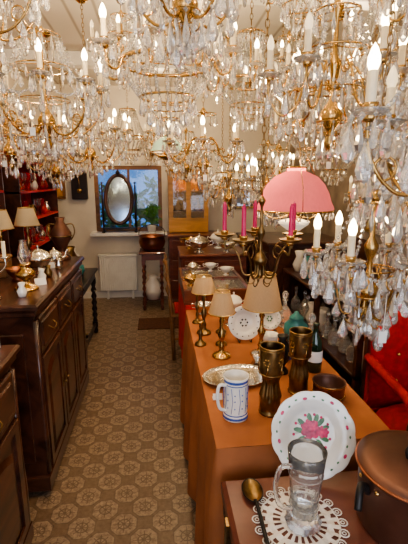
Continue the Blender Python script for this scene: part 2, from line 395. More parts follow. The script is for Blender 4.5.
def pad(m,x0,x1,y0,y1,z0,z1,bul,mat):
    n=10;vs=[];fs=[]
    for j in range(n+1):
        for i in range(n+1):
            u=i/n;v=j/n; e=(math.sin(pi*u)*math.sin(pi*v))**.4
            vs.append((x0+(x1-x0)*u,y0+(y1-y0)*v,z0+(z1-z0)*e*(1+bul*math.sin(pi*u))))
    for j in range(n):
        for i in range(n): a=j*(n+1)+i; fs.append((a,a+1,a+n+2,a+n+1))
    m.add(vs,fs,mat,True)
pad(m,.04,.52,.0,.42,.36,.45,.1,'red_velvet')
n=16; vs=[];fs=[];top=[]
for j in range(n+1):
    u=j/n; x=.02+.52*u; zt=.82+.13*math.sin(pi*u)**.7
    bu=.035*math.sin(pi*u)**.5
    sec=[(.44,.36),(.42-bu,.45),(.43-bu*1.3,.62),(.45-bu,zt-.06),(.47,zt),(.50,zt),(.52,zt-.03),(.50,.6),(.49,.36)]
    vs+=[(x,y,z) for y,z in sec]; top.append((x,.485,zt+.005))
S=9
for j in range(n):
    for i in range(S): k=(i+1)%S; fs.append((j*S+i,j*S+k,(j+1)*S+k,(j+1)*S+i))
fs+=[list(range(S)),[n*S+i for i in range(S)][::-1]]
m.add(vs,fs,'red_velvet',True)
m.tube([(.02,.48,.34)]+top+[(.54,.48,.34)],.014,'dark_walnut',8)
for u in (.25,.5,.75):
    for z in (.55,.70): m.bead((.02+.52*u,.385,z),.009,'gilt')
for x in (.02,.54):
    m.tube(catmull([(x,.46,.66),(x,.30,.64),(x,.12,.62),(x,.04,.60)],4),[.024]*12+[.020],'red_velvet',10)
    m.tube(catmull([(x,.03,.58),(x,.01,.60),(x,.05,.50),(x,.06,.34)],4),.014,'dark_walnut',8)
    m.tube(catmull([(x,.04,.30),(x,.02,.18),(x,.04,.02),(x,.03,0)],4),[.024,.022,.02,.018,.016,.014,.013,.012,.012,.012,.012,.014,.014],'dark_walnut',8)
    m.tube([(x,.47,.34),(x,.50,0)],[.02,.014],'dark_walnut',8)
m.box((.02,.03,.24),(.54,.05,.30),'dark_walnut',b=.006); m.box((.01,.04,.24),(.03,.47,.30),'dark_walnut',b=.005); m.box((.53,.04,.24),(.55,.47,.30),'dark_walnut',b=.005)
m.obj('velvet_armchair',(1.10,1.50,0),rz=.0)
m=MB(); X0,X1,Y0,Y1=1.14,1.78,2.12,3.6
for z in (.10,.43,.78): m.box((X0,Y0,z),(X1,Y1,z+.025),'dark_walnut',b=.004)
for y in (Y0,2.78,Y1-.035):
    for x in (X0,X1-.04): m.box((x,y,0),(x+.035,y+.035,.80),'dark_walnut',b=.004)
m.box((X1-.015,Y0,.1),(X1,Y1,1.1),'dark_walnut')
m.obj('low_shelf_unit')
m=MB(); m.box((1.02,3.66,0),(1.78,4.3,1.0),'dark_walnut'); m.box((1.0,3.64,1.0),(1.78,4.32,1.03),'dark_walnut',b=.008)
for i in range(2):
    a=3.69+i*.3; m.box((1.0,a,.08),(1.02,a+.27,.93),'dark_walnut',b=.006)
m.obj('corner_cupboard')
# ------------------------------------------------------------ vessels
def plate(m,M,R,mat='porcelain',scal=0,n=48):
    rf=(lambda a,z:1+scal*abs(math.sin(6*a))) if scal else None
    m.lathe([(0,.0),(.55*R,.0),(.62*R,.006),(.68*R,.012),(R,.024),(1.0*R,.027),(.98*R,.028),(.66*R,.017),(.58*R,.010),(.5*R,.006),(0,.006)],mat,n=n,M=M,rf=rf)
def bowl_on_foot(m,c,R,h,mat,lid=False,sq=(1,1),hd=True):
    p=[(0,0),(.55*R,0),(.5*R,.03*h),(.18*R,.12*h),(.2*R,.2*h),(.7*R,.35*h),(.98*R,.6*h),(1.05*R,.75*h),(R,.76*h)]
    if lid: p+=[(.95*R,.8*h),(.7*R,.95*h),(.3*R,1.05*h),(.08*R,1.08*h),(.1*R,1.15*h),(.12*R,1.2*h),(0,1.25*h)]
    else: p+=[(.92*R,.6*h),(.6*R,.4*h),(0,.3*h)]
    m.lathe(p,mat,c,24,sq=sq)
    if hd:
        for s in (-1,1):
            m.tube(catmull([(c[0]+s*R*sq[0],c[1],c[2]+.65*h),(c[0]+s*R*1.35*sq[0],c[1],c[2]+.75*h),(c[0]+s*R*1.3*sq[0],c[1],c[2]+.5*h),(c[0]+s*R*.85*sq[0],c[1],c[2]+.45*h)],4),.06*R,mat,6)
def blob(m,x,y,r,mat,z,ang=0,el=1):
    vs=[(x,y,z+.0014)]+[(x+r*math.cos(t)*math.cos(ang)*el-r*math.sin(t)*math.sin(ang),y+r*math.cos(t)*math.sin(ang)*el+r*math.sin(t)*math.cos(ang),z) for t in [2*pi*k/10 for k in range(10)]]
    m.add(vs,[(0,k+1,(k+1)%10+1) for k in range(10)],mat,True)
m=MB(); R=.125
plate(m,Matrix.Identity(4),R,'porcelain',.03,72)
for (cx,cy,s) in ((-.004,.012,1.15),(.034,.004,.7),(-.018,-.026,.6)):
    for i in range(7):
        a=i*2*pi/7; blob(m,cx+.015*s*math.cos(a),cy+.015*s*math.sin(a),.010*s,'rose_pink',.0068+.0003*(i%2),a,1.3)
    blob(m,cx,cy,.009*s,'rose_pink',.0082)
for a in (.3,.8,1.2,1.7,2.4,3.0,3.7,4.3,4.8,5.3,5.8):
    blob(m,.041*math.cos(a),.004+.041*math.sin(a),.0075,'leaf_paint',.0066,a,2.1)
    m.tube([(.02*math.cos(a),.02*math.sin(a),.0066),(.055*math.cos(a+.15),.055*math.sin(a+.15),.0070)],.0008,'leaf_paint',4)
    blob(m,.056*math.cos(a+.2),.056*math.sin(a+.2),.0045,'rose_pink',.0072)
def rz(r): return .017+(r-.66)/(.32)*.011
for k in range(24):
    a=k*pi/12+.2; r=.84+.04*(k%2); x,y=R*r*math.cos(a),R*r*math.sin(a)
    blob(m,x,y,.0028 if k%3 else .0045,'rose_pink' if k%3==0 else 'leaf_paint',rz(r)+.0012,a+pi/2,1.6)
o=m.obj('floral_plate'); o.rotation_euler=(math.radians(65),0,math.radians(-8)); o.location=(.4545,1.078,.838)
m=MB(); m.box((.185,.42,.0),(.80,1.045,.66),'black_wood'); m.box((.17,.40,.66),(.82,1.055,.72),'trunk_leather',b=.012)
for z in (.05,.6): m.box((.177,.41,z),(.81,1.05,z+.03),'iron')
for y in (.6,.9): m.box((.161,y,.60),(.171,y+.03,.70),'old_brass')
m.obj('storage_trunk')
m=MB(); n=96; vs=[];fs=[]
c=(.352,.875,.7222)
rs=[.03,.05,.07,.085,.1]
for r in rs:
    for i in range(n):
        a=2*pi*i/n; rr=r*(1+ (.06*abs(math.sin(8*a)) if r>.08 else 0)); vs.append((c[0]+rr*math.cos(a),c[1]+rr*math.sin(a),c[2]+.0015*math.sin(16*a)*(r/.1)))
for j in range(4):
    for i in range(n):
        if j in (1,3) and (i//2)%2==0: continue
        fs.append((j*n+i,j*n+(i+1)%n,(j+1)*n+(i+1)%n,(j+1)*n+i))
fs.append(list(range(n))); m.add(vs,fs,'lace')
for i in range(20):
    a=2*pi*(i+.5)/20; M=Matrix.Translation((c[0]+.112*math.cos(a),c[1]+.112*math.sin(a),c[2])); m.ring((0,0,0),.012,.002,'lace',12,4,M); m.ring((0,0,0),.005,.0015,'lace',8,4,M)
m.ring(c,.103,.002,'lace',64,4)
m.obj('lace_doily')
m=MB()
rf=lambda a,z:(1+.03*math.cos(12*a)) if z<.15 else 1
m.lathe([(0,.004),(.045,.0),(.047,.01),(.036,.022),(.034,.04),(.037,.09),(.043,.15),(.047,.20),(.049,.215),(.046,.215),(.042,.17),(.034,.09),(.029,.035),(0,.028)],'clear_glass',n=48,rf=rf)
m.tube(catmull([(-.042,0,.18),(-.075,0,.185),(-.088,0,.14),(-.075,0,.08),(-.036,0,.055)],5),.0065,'clear_glass',8)
for z in (.06,.15): m.ring((0,0,z),.0425 if z>.1 else .0365,.002,'clear_glass',32,5)
m.obj('glass_pitcher',(.358,.867,.7245),rz=.25)
m=MB()
vs=[];fs=[];n=20
for j,(k,z) in enumerate(((1,.012),(.8,.005),(.5,.001),(.0,.0))):
    for i in range(n):
        a=2*pi*i/n; vs.append((.028*k*math.cos(a),.045*k*math.sin(a),z))
for j in range(3):
    for i in range(n): fs.append((j*n+i,j*n+(i+1)%n,(j+1)*n+(i+1)%n,(j+1)*n+i))
m.add(vs,fs,'old_brass',True); m.ring((0,0,.012),.029,.0015,'iron',28,5,sq=(1,1.57))
m.tube(catmull([(0,-.041,.012),(0,-.07,.018),(0,-.15,.014),(0,-.22,.007),(0,-.25,.007)],5),.0055,'iron',8)
m.obj('serving_spoon',(.250,.985,.7215),rz=-.02)
m=MB()
m.lathe([(0,0),(.125,0),(.135,.012),(.138,.15),(.145,.165),(.147,.17),(.145,.176),(.12,.19),(.06,.197),(0,.198)],['copper_dark']*4+['copper_dark','copper']+['copper_dark']*3,n=56)
m.ring((0,0,.17),.146,.004,'copper',56,6)
m.tube(catmull([(-.136,0,.12),(-.16,-.01,.15),(-.18,-.03,.155),(-.195,-.05,.12)],5),[.011]*5+[.009]*11,'iron',8)
m.tube(catmull([(-.03,0,.197),(-.03,0,.225),(.03,0,.225),(.03,0,.197)],5),.006,'iron',8)
for a in (2.9,3.38): m.lathe([(.006,0),(.004,.004),(0,.005)],'brass',n=8,M=Matrix.Translation((.139*math.cos(a),.139*math.sin(a),.14))@Matrix.Rotation(a,4,'Z')@Matrix.Rotation(pi/2,4,'Y'))
m.obj('copper_stockpot',(.64,.84,.7205),rz=.1)
m=MB(); prof=[(0,0),(.044,0),(.046,.006),(.044,.014),(.043,.02),(.042,.024),(.0415,.07),(.0415,.13),(.042,.134),(.043,.14),(.044,.15),(.045,.158),(.042,.158),(.039,.13),(.038,.01),(0,.008)]
ms=['porcelain','porcelain','porcelain_blue','porcelain','porcelain_blue']+['porcelain']*2+['porcelain_blue','porcelain','porcelain_blue']+['porcelain']*5
m.lathe(prof,ms,n=40)
for k in range(10):
    a=2*pi*k/10
    m.tube([(.0425*math.cos(a),.0425*math.sin(a),.03),(.0425*math.cos(a+.12),.0425*math.sin(a+.12),.075),(.0425*math.cos(a),.0425*math.sin(a),.125)],.0010,'porcelain_blue',5)
    for z in (.05,.078,.10): m.bead((.0415*math.cos(a+.3),.0415*math.sin(a+.3),z),.0035,'porcelain_blue')
m.tube(catmull([(-.041,0,.13),(-.068,0,.135),(-.075,0,.095),(-.065,0,.05),(-.04,0,.035)],5),.006,'porcelain',8)
m.obj('ceramic_mug',(.256,1.285,.7815),rz=.4)
def trench(name,loc,rz,s=1):
    m=MB()
    prof=[(0,0),(.040,0),(.041,.006),(.037,.010),(.037,.05),(.036,.07),(.030,.10),(.027,.12),(.031,.14),(.040,.155),(.042,.17),(.042,.24),(.044,.255),(.041,.256),(.039,.24),(.036,.17),(.02,.13),(0,.12)]
    rf=lambda a,z:(1+.10*math.cos(10*a)) if .06<z<.15 else ((1+.05*math.cos(5*a)*math.sin((z-.15)*55)) if .155<z<.245 else 1)
    P=[]
    for (r0,z0),(r1,z1) in zip(prof,prof[1:]):
        for k in range(3): P.append((r0+(r1-r0)*k/3,z0+(z1-z0)*k/3))
    P.append(prof[-1])
    m.lathe(P,'old_brass',n=60,rf=rf)
    for k in range(5):
        a=2*pi*k/5
        for q in range(6):
            b=2*pi*q/6; m.bead((.0425*math.cos(a+.22*math.cos(b)),.0425*math.sin(a+.22*math.cos(b)),.205+.011*math.sin(b)),.0045,'brass')
        m.tube([(.043*math.cos(a+t*.1),.043*math.sin(a+t*.1),.16+.03*t) for t in (0,.5,1)],.0025,'brass',5)
    for z in (.155,.245): m.ring((0,0,z),.042,.0025,'old_brass',36,6)
    m.obj(name,loc,rz)
trench('trench_art_vase',(.385,1.30,.7815),.3); trench('trench_art_vase',(.535,1.43,.7815),1.1)
m=MB(); m.lathe([(0,0),(.05,0),(.058,.008),(.060,.06),(.063,.066),(.064,.07),(.061,.07),(.057,.06),(.055,.01),(0,.008)],['copper','copper','copper','brass','brass','copper_dark','copper_dark','copper_dark','copper_dark'],n=36)
m.ring((0,0,.018),.0595,.003,'brass',36,5)
for s in (-1,1): m.tube(catmull([(s*.058,-.018,.045),(s*.08,-.015,.05),(s*.08,.015,.05),(s*.058,.018,.045)],4),.004,'brass',6)
m.obj('copper_saucepan',(.635,1.37,.7815),rz=.9)
m=MB(); m.lathe([(0,.002),(.75,.002),(.85,.006),(.97,.014),(1,.018),(.985,.019),(.9,.012),(.8,.007),(0,.006)],'silver',n=64,sq=(.145,.10),rf=lambda a,z:1+(.035*abs(math.sin(9*a)) if z>.01 else 0))
for i in range(40):
    a=2*pi*i/40; m.bead((.136*math.cos(a),.094*math.sin(a),.016),.006,'silver')
m.obj('oval_silver_tray',(.315,1.56,.781),rz=.1)
def plate_stand(name,loc,R,band,rzv=0,tilt=72,dial=False):
    m=MB(); M=Matrix.Translation((0,0,R*math.sin(math.radians(tilt))+.012))@Matrix.Rotation(math.radians(tilt),4,'X')
    plate(m,M,R,'porcelain')
    m.ring((0,0,.024),R*.93,.0015,band,40,4,M)
    for k in range(14):
        a=2*pi*k/14; p=M@Vector((R*.8*math.cos(a),R*.8*math.sin(a),.0235)); m.bead(p,.004,band)
    for k in range(6): 
        a=2*pi*k/6; p=M@Vector((R*.2*math.cos(a),R*.2*math.sin(a),.008)); m.bead(p,.006,band)
    for s in (-1,1): m.tube([(s*.03,-.05,.02),(s*.03,-.045,.004),(s*.03,.06,.004),(s*.01,.045,R*1.2)],.0025,'iron',5)
    return m.obj(name,loc,rzv)
plate_stand('decorated_plate',(.43,1.98,.781),.088,'iron',.05)
plate_stand('decorated_plate',(.62,2.36,.781),.08,'gilt',-.2)
plate_stand('decorated_plate',(.60,2.10,.781),.06,'leaf_paint',-.1)
def bottle(name,loc,prof,mat,extra=None,n=24,s=1):
    m=MB(); m.lathe([(r*s,z*s) for r,z in prof],mat,n=n)
    if extra: extra(m)
    return m.obj(name,loc)
def lab(m):
    m.lathe([(.0345,.05),(.0345,.10)],'paper',n=24)
bottle('dark_glass_bottle',(.665,1.60,.781),[(0,0),(.032,0),(.034,.01),(.034,.12),(.028,.15),(.013,.175),(.012,.21),(.015,.212),(.014,.22),(0,.22)],'dark_glass',lab)
bottle('teal_ginger_jar',(.69,1.92,.781),[(0,0),(.04,0),(.045,.01),(.065,.06),(.06,.10),(.035,.125),(.038,.13),(.035,.14),(.015,.155),(.012,.165),(0,.17)],'teal_glaze')
bottle('blue_glass_bowl',(.60,1.74,.781),[(0,0),(.025,0),(.02,.01),(.045,.03),(.055,.055),(.052,.055),(.04,.03),(0,.015)],'porcelain_blue')
bottle('dark_urn',(.52,1.60,.781),[(0,0),(.03,0),(.028,.01),(.012,.03),(.03,.06),(.04,.10),(.03,.13),(.015,.15),(.025,.17),(.022,.17),(0,.15)],'iron')
DEC=[(0,0),(.035,0),(.045,.02),(.045,.07),(.03,.10),(.012,.12),(.011,.15),(.018,.155),(.008,.16),(.016,.175),(.018,.19),(.01,.205),(0,.21)]
m=MB(); bowl_on_foot(m,(0,0,0),.05,.10,'silver',True); m.obj('silver_sugar_bowl',(.40,2.22,.781))
m=MB(); bowl_on_foot(m,(0,0,0),.055,.09,'silver'); m.obj('silver_compote',(.27,2.43,.781))
m=MB(); bowl_on_foot(m,(0,0,0),.055,.11,'porcelain',True); m.obj('porcelain_sugar_bowl',(.46,2.43,.781))
m=MB(); m.lathe([(0,0),(.03,0),(.032,.006),(.02,.03),(.03,.05),(.028,.06),(0,.06)],'silver',n=20); m.obj('silver_egg_cup',(.43,1.67,.781))
m=MB(); m.lathe([(0,0),(.025,0),(.04,.03),(.042,.06),(.038,.06),(.03,.02),(0,.008)],'porcelain',n=20); m.tube(catmull([(.04,0,.05),(.06,0,.045),(.055,0,.02),(.034,0,.02)],4),.003,'porcelain',6); m.obj('tea_cup',(.55,1.90,.781))
def stick(h,r=.045): return [(0,0),(r,0),(r,.006),(r*.9,.012),(r*.45,.02),(r*.25,.035),(r*.35,.05),(r*.22,.065),(r*.18,h*.35),(r*.3,h*.42),(r*.42,h*.5),(r*.2,h*.58),(r*.16,h*.75),(r*.3,h*.82),(r*.2,h*.88),(r*.35,h*.97),(r*.32,h),(0,h)]
def lamp(name,loc,h,r0,r1,sh,smat='shade_cream',bmat='brass',base=.05,lit=False,pleat=0):
    m=MB(); m.lathe(stick(h,base),bmat,n=20)
    m.tube([(0,0,h),(0,0,h+.03)],.012,'candle_cream',10)
    m.lathe([(.010,0),(.019,.02),(.016,.04),(0,.06)],'bulb_dim',(0,0,h+.03),12)
    rf=(lambda a,z:1+.02*math.cos(pleat*a)) if pleat else None
    z0=h+.0; m.lathe([(r0,z0),(r0*.75+r1*.25,z0+sh*.25),(r0*.5+r1*.5,z0+sh*.5),(r0*.24+r1*.76,z0+sh*.75),(r1,z0+sh)],smat,n=max(36,pleat*3),rf=rf)
    m.ring((0,0,z0),r0,.003,'gilt',36,5); m.ring((0,0,z0+sh),r1,.0025,'gilt',30,5)
    for k in range(3):
        a=2*pi*k/3; m.tube([(0,0,h+.09),(r1*math.cos(a),r1*math.sin(a),z0+sh-.004)],.0015,bmat,4)
    m.tube([(0,0,h),(.02,0,h+.03),(.02,0,h+.07),(0,0,h+.095)],.0015,bmat,4)
    return m.obj(name,loc)
lamp('table_lamp',(.475,1.79,.781),.24,.092,.058,.155,'shade_cream')
lamp('table_lamp',(.235,2.10,.781),.235,.066,.04,.085,'shade_cream','old_brass',.04,pleat=24)
lamp('table_lamp',(.285,1.79,.781),.22,.062,.035,.10,'shade_cream','brass',.045,pleat=24)
for i,(x,y,h) in enumerate([(.305,1.93,.15),(.20,1.94,.12),(.215,2.27,.2),(.33,2.10,.13)]):
    m=MB(); m.lathe(stick(h,.03),'old_brass',n=16); m.lathe([(0,h),(.02,h),(.022,h+.006),(0,h+.006)],'brass',n=16); m.obj('brass_candlestick',(x,y,.781))
# items left sideboard
lamp('table_lamp',(-.91,2.98,1.041),.25,.085,.05,.12,'shade_pale','old_brass',.05)
lamp('table_lamp',(-1.02,2.78,1.041),.25,.085,.05,.12,'shade_pale','brass',.05)
m=MB(); m.lathe([(0,0),(.055,0),(.055,.02),(.02,.05),(.03,.08),(.07,.15),(.072,.19),(.045,.24),(.025,.27),(.035,.30),(.03,.30),(0,.26)],'copper_dark',n=28)
m.ring((0,0,.17),.073,.005,'old_brass',30,6)
for s in (-1,1): m.tube(catmull([(s*.04,0,.25),(s*.085,0,.25),(s*.095,0,.19),(s*.068,0,.14)],4),.005,'old_brass',6)
m.obj('bronze_urn',(-.69,3.0,1.041))
m=MB(); bowl_on_foot(m,(0,0,0),.075,.14,'silver',True); m.obj('silver_tureen',(-.73,2.55,1.041),rz=.6)
def teapot(name,loc,s,mat,rz=0):
    m=MB(); m.lathe([(0,0),(.04*s,0),(.04*s,.01*s),(.065*s,.04*s),(.07*s,.07*s),(.055*s,.105*s),(.04*s,.115*s),(.03*s,.125*s),(.008*s,.13*s),(.012*s,.145*s),(0,.15*s)],mat,n=24)
    m.tube(catmull([(.06*s,0,.05*s),(.09*s,0,.06*s),(.10*s,0,.10*s),(.12*s,0,.12*s)],4),[.014*s]*6+[.008*s]*7,mat,8)
    m.tube(catmull([(-.05*s,0,.11*s),(-.10*s,0,.115*s),(-.105*s,0,.06*s),(-.062*s,0,.04*s)],4),.006*s,mat,6); m.obj(name,loc,rz)
teapot('silver_teapot',(-.70,2.80,1.041),.8,'silver',.5)
teapot('silver_teapot',(-.92,2.20,1.041),.9,'silver',-.4)
m=MB(); m.lathe([(0,0),(.06,0),(.06,.008),(.045,.02),(.02,.03),(.015,.05),(.045,.07),(.05,.09),(.03,.11),(.02,.12),(.03,.13),(.03,.14),(0,.14)],'brass',n=28)
m.lathe([(.02,.14),(.032,.17),(.028,.20),(.018,.24),(.017,.26)],'clear_glass',n=20); m.obj('oil_lamp',(-.69,2.16,1.041))
m=MB(); m.box((-.10,-.07,0),(.10,.07,.09),'oak',b=.004); m.box((-.105,-.075,.09),(.105,.075,.12),'oak',b=.01); m.box((-.01,-.078,.07),(.01,-.07,.10),'brass'); m.obj('wooden_casket',(-.99,2.50,1.041),rz=.1)
m=MB(); m.lathe([(0,0),(.04,0),(.03,.01),(.06,.05),(.065,.07),(.06,.07),(.05,.04),(0,.015)],'copper',n=24); m.obj('copper_bowl',(-.80,2.38,1.041))
m=MB(); m.lathe(stick(.22,.045),'silver',n=20); m.lathe([(.012,.22),(.012,.30),(0,.30)],'candle_cream',n=12)
for s in (-1,1):
    m.tube(catmull([(0,0,.16),(s*.04,0,.13),(s*.08,0,.16),(s*.08,0,.20)],5),.004,'silver',6); m.lathe([(0,.2),(.018,.2),(.02,.207),(0,.207)],'silver',(s*.08,0,0),12); m.lathe([(.009,.207),(.009,.28),(0,.28)],'candle_cream',(s*.08,0,0),10)
m.obj('silver_candelabrum',(-.80,1.98,1.041))
for x,y,mt in ((-.66,2.34,'porcelain'),(-.65,2.44,'old_brass'),(-.64,2.66,'silver'),(-.82,2.72,'brass'),(-.84,2.83,'ruby_glass'),(-.67,2.02,'porcelain')):
    bottle('small_vase' if mt!='brass' else 'brass_bell',(x,y,1.041),[(0,0),(.018,0),(.025,.03),(.012,.05),(.018,.07),(.014,.07),(0,.05)],mt,n=16)
m=MB(); plate(m,Matrix.Identity(4),.10,'silver'); m.obj('silver_platter',(-.72,1.36,.951))
m=MB(); m.lathe([(0,0),(.03,0),(.045,.02),(.05,.05),(.047,.05),(.04,.02),(0,.01)],'teal_glaze',n=24); m.obj('glazed_bowl',(-.66,1.50,.951))
m=MB(); bowl_on_foot(m,(0,0,0),.05,.09,'silver',True); m.obj('silver_sugar_bowl',(-.82,1.52,.951))
def card(loc,rz,w=.03,h=.02):
    m=MB(); m.box((-w,0,0),(w,.002,h*2),'paper',M=Matrix.Rotation(-.3,4,'X')); m.box((-w,.0,0),(w,.025,.0015),'paper'); m.obj('price_card',loc,rz)
card((-.64,2.24,1.041),.5); card((-.66,1.585,.951),.4); card((-.70,2.68,1.041),.3); card((.21,1.40,.781),0,.018,.012)
# ------------------------------------------------------------ far objects
m=MB(); m.lathe([(0,0),(.10,0),(.15,.05),(.165,.11),(.15,.17),(.16,.18),(.155,.185),(.145,.17),(.155,.11),(0,.02)],'copper',n=32)
m.ring((0,0,.18),.16,.006,'copper',32,6); m.tube(catmull([(-.16,0,.17),(-.14,0,.27),(0,0,.32),(.14,0,.27),(.16,0,.17)],5),.005,'iron',6); m.obj('copper_cauldron',(-.08,5.10,.741))
m=MB(); m.lathe([(0,0),(.08,0),(.11,.1),(.10,.2),(.05,.26),(.06,.30),(.055,.30),(0,.2)],'porcelain',n=24); m.tube(catmull([(.05,0,.27),(.12,0,.26),(.13,0,.17),(.10,0,.12)],4),.01,'porcelain',6); m.obj('porcelain_jug',(-.08,5.10,.116))
m=MB(); M=Matrix.Translation((0,0,.43))@Matrix.Rotation(pi/2-.12,4,'X')
m.ring((0,0,0),1,.026,'dark_walnut',40,8,M=M@Matrix.Diagonal((1,1,1,1)),sq=(.17,.31)); 
m.disc((0,0,.0),1,'mirror_blue',40,M,sq=(.165,.305)); m.disc((0,0,-.008),1,'black_wood',40,M,sq=(.165,.305))
for s in (-1,1):
    m.tube([(s*.21,0,.02),(s*.21,0,.3),(s*.21,0,.45),(s*.21,0,.62)],[.013,.016,.012,.009],'black_wood',8); m.bead((s*.21,0,.64),.018,'black_wood'); m.box((s*.21-.02,-.07,0),(s*.21+.02,.07,.025),'black_wood',b=.005)
m.box((-.21,-.015,.04),(.21,.015,.065),'black_wood'); m.lathe([(0,.74),(.02,.745),(.03,.77),(.01,.80),(0,.82)],'black_wood',n=12)
m.obj('dressing_mirror',(-.50,5.495,.921))
m=MB(); m.lathe([(0,0),(.05,0),(.065,.09),(.07,.1),(.06,.1),(0,.08)],'porcelain',n=20)
for k in range(28):
    a=random.uniform(0,2*pi); r=random.uniform(.04,.10); h=random.uniform(.12,.34)
    pts=catmull([(0,0,.09),(r*.3*math.cos(a),r*.3*math.sin(a)*.6,h*.8),(r*math.cos(a),r*math.sin(a)*.5,h)],4); m.tube(pts,.002,'plant_green',4)
    foliage(m,pts[-1],.025,6,.045)
m.obj('potted_plant',(-.085,5.48,.921))
m=MB(); m.box((-.10,-.06,0),(.10,0,.5),'black_wood',b=.01); m.add([(-.12,-.07,.5),(.12,-.07,.5),(0,-.07,.62),(-.12,0,.5),(.12,0,.5),(0,0,.62)],[(0,1,2),(3,5,4),(0,2,5,3),(1,4,5,2),(0,3,4,1)],'black_wood')
Mx=Matrix.Translation((0,-.062,.38))@Matrix.Rotation(pi/2,4,'X'); m.lathe([(0,.004),(.07,.004),(.075,0)],'porcelain',n=28,M=Mx); m.ring((0,0,.004),.075,.006,'brass',28,6,Mx)
m.box((-.003,-.07,.38),(.003,-.067,.43),'iron'); m.box((0,-.07,.377),(.035,-.067,.383),'iron'); m.tube([(0,-.065,.28),(0,-.065,.12)],.003,'brass'); m.lathe([(0,.004),(.03,.004),(.03,0)],'brass',n=18,M=Matrix.Translation((0,-.064,.11))@Matrix.Rotation(pi/2,4,'X'))
m.obj('pendulum_wall_clock',(-1.0,5.597,1.35))
def wineglass(m,c,s=1,mat='clear_glass'):
    m.lathe([(0,0),(.03*s,.001),(.028*s,.004),(.004*s,.008),(.004*s,.06*s),(.02*s,.075*s),(.03*s,.10*s),(.027*s,.14*s)],mat,c,14)
m=MB(); x0,x1,y0,y1,z0,z1=.14,.66,5.36,5.58,.925,1.70
m.box((x0,y1-.02,z0),(x1,y1,z1),'ochre_panel'); m.box((x0,y0,z0),(x0+.03,y1,z1),'pale_oak'); m.box((x1-.03,y0,z0),(x1,y1,z1),'pale_oak')
m.box((x0-.02,y0-.02,z1),(x1+.02,y1,z1+.03),'pale_oak',b=.006)
for z in (z0,z0+.26,z0+.52):
    m.box((x0+.03,y0+.02,z),(x1-.03,y1-.02,z+.015),'pale_oak')
    for k in range(5): wineglass(m,(x0+.08+k*.09,y0+.12,z+.016),1.2)
xm=(x0+x1)/2
for a,b in ((x0+.03,xm),(xm,x1-.03)):
    for u0,u1 in ((a,a+.03),(b-.03,b)): m.box((u0,y0,z0),(u1,y0+.018,z1),'pale_oak',b=.003)
    for w0,w1 in ((z0,z0+.04),(z0+.16,z0+.19),(z1-.04,z1)): m.box((a+.03,y0,w0),(b-.03,y0+.018,w1),'pale_oak',b=.003)
    m.box((a+.03,y0+.004,z0+.04),(b-.03,y0+.008,z0+.16),'pale_oak')
    m.box((a+.03,y0+.006,z0+.19),(b-.03,y0+.009,z1-.04),'clear_glass')
m.obj('glazed_oak_cabinet')
# warm point light set inside the glazed cabinet, no bulb modelled
l=bpy.data.lights.new('cabinet_light','POINT'); l.energy=1.6; l.color=(1,.62,.22); l.shadow_soft_size=.02
o=bpy.data.objects.new('cabinet_light',l); bpy.context.collection.objects.link(o); o.location=(.40,5.42,1.64)
def framed(name,loc,w,h,fm,im,rz):
    m=MB(); t=.035
    m.box((-w/2,-.01,-h/2),(w/2,0,h/2),im)
    for a,b in (((-w/2-t,-h/2-t),(w/2+t,-h/2)),((-w/2-t,h/2),(w/2+t,h/2+t)),((-w/2-t,-h/2),(-w/2,h/2)),((w/2,-h/2),(w/2+t,h/2))):
        m.box((a[0],-.03,a[1]),(b[0],0,b[1]),fm,b=.006)
    return m.obj(name,loc,rz)
framed('gilt_mirror',(1.2,5.597,1.55),.45,.6,'gilt','mirror',0)
framed('gilt_mirror',(1.797,3.0,1.55),.6,.7,'gilt','mirror',-pi/2)
framed('gilt_mirror',(1.797,1.9,1.7),.4,.55,'gilt','mirror',-pi/2)
framed('framed_picture',(-1.497,5.3,1.5),.3,.4,'oak','ochre_panel',pi/2)
framed('framed_picture',(-1.30,5.597,1.5),.16,.22,'oak','ochre_panel',0)
def shelf_wall(name,X0,X1,Y0,Y1,zs,zb,zt,back,n):
    m=MB()
    for z in zs: m.box((X0,Y0,z),(X1,Y1,z+.018),'red_lacquer')
    m.box((X0,Y0,zb),(X0+.015,Y1,zt),back)
    for y in (Y0,Y1-.02): m.box((X0,y,zb),(X1,y+.02,zt),'dark_walnut')
    for z in zs[:-1]:
        for k in range(n):
            y=Y0+.07+k*(Y1-Y0-.12)/n; q=random.random()
            if q<.4: wineglass(m,(X1-.07,y,z+.018),1.2,random.choice(['clear_glass','ruby_glass']))
            else: m.lathe([(0,0),(.03,0),(.045,.04),(.03,.08),(.02,.10),(.026,.12),(0,.12)],random.choice(['porcelain','brass','red_lacquer','old_brass','silver','ruby_glass']),(X1-.09,y,z+.018),14)
    return m.obj(name)
shelf_wall('curio_shelf',-1.49,-1.22,2.1,3.5,(.9,1.2,1.5,1.80),0,1.82,'red_lacquer',10)
shelf_wall('red_display_cabinet',-1.49,-1.18,3.75,5.1,(.15,.55,.95,1.22,1.48,1.76),0,1.78,'red_lacquer',9)
m=MB(); m.lathe([(0,0),(.06,0),(.07,.1),(.09,.2),(.05,.28),(.06,.32),(.05,.32),(0,.25)],'old_brass',n=20); m.obj('brass_vase',(-.80,3.7,.701))
m=MB(); m.lathe([(0,0),(.05,0),(.04,.05),(.08,.15),(.03,.22),(.04,.25),(0,.25)],'porcelain',n=20); m.obj('porcelain_vase',(-.85,4.1,.701))
m=MB(); m.lathe([(0,0),(.05,0),(.07,.05),(.06,.1),(0,.11)],'teal_glaze',n=20); m.obj('glazed_jar',(-.78,3.95,.701))
m=MB(); bowl_on_foot(m,(0,0,0),.10,.15,'silver',True); m.obj('silver_tureen',(.40,3.98,.901))
m=MB(); bowl_on_foot(m,(0,0,0),.08,.12,'silver'); m.obj('silver_compote',(.68,3.98,.901))
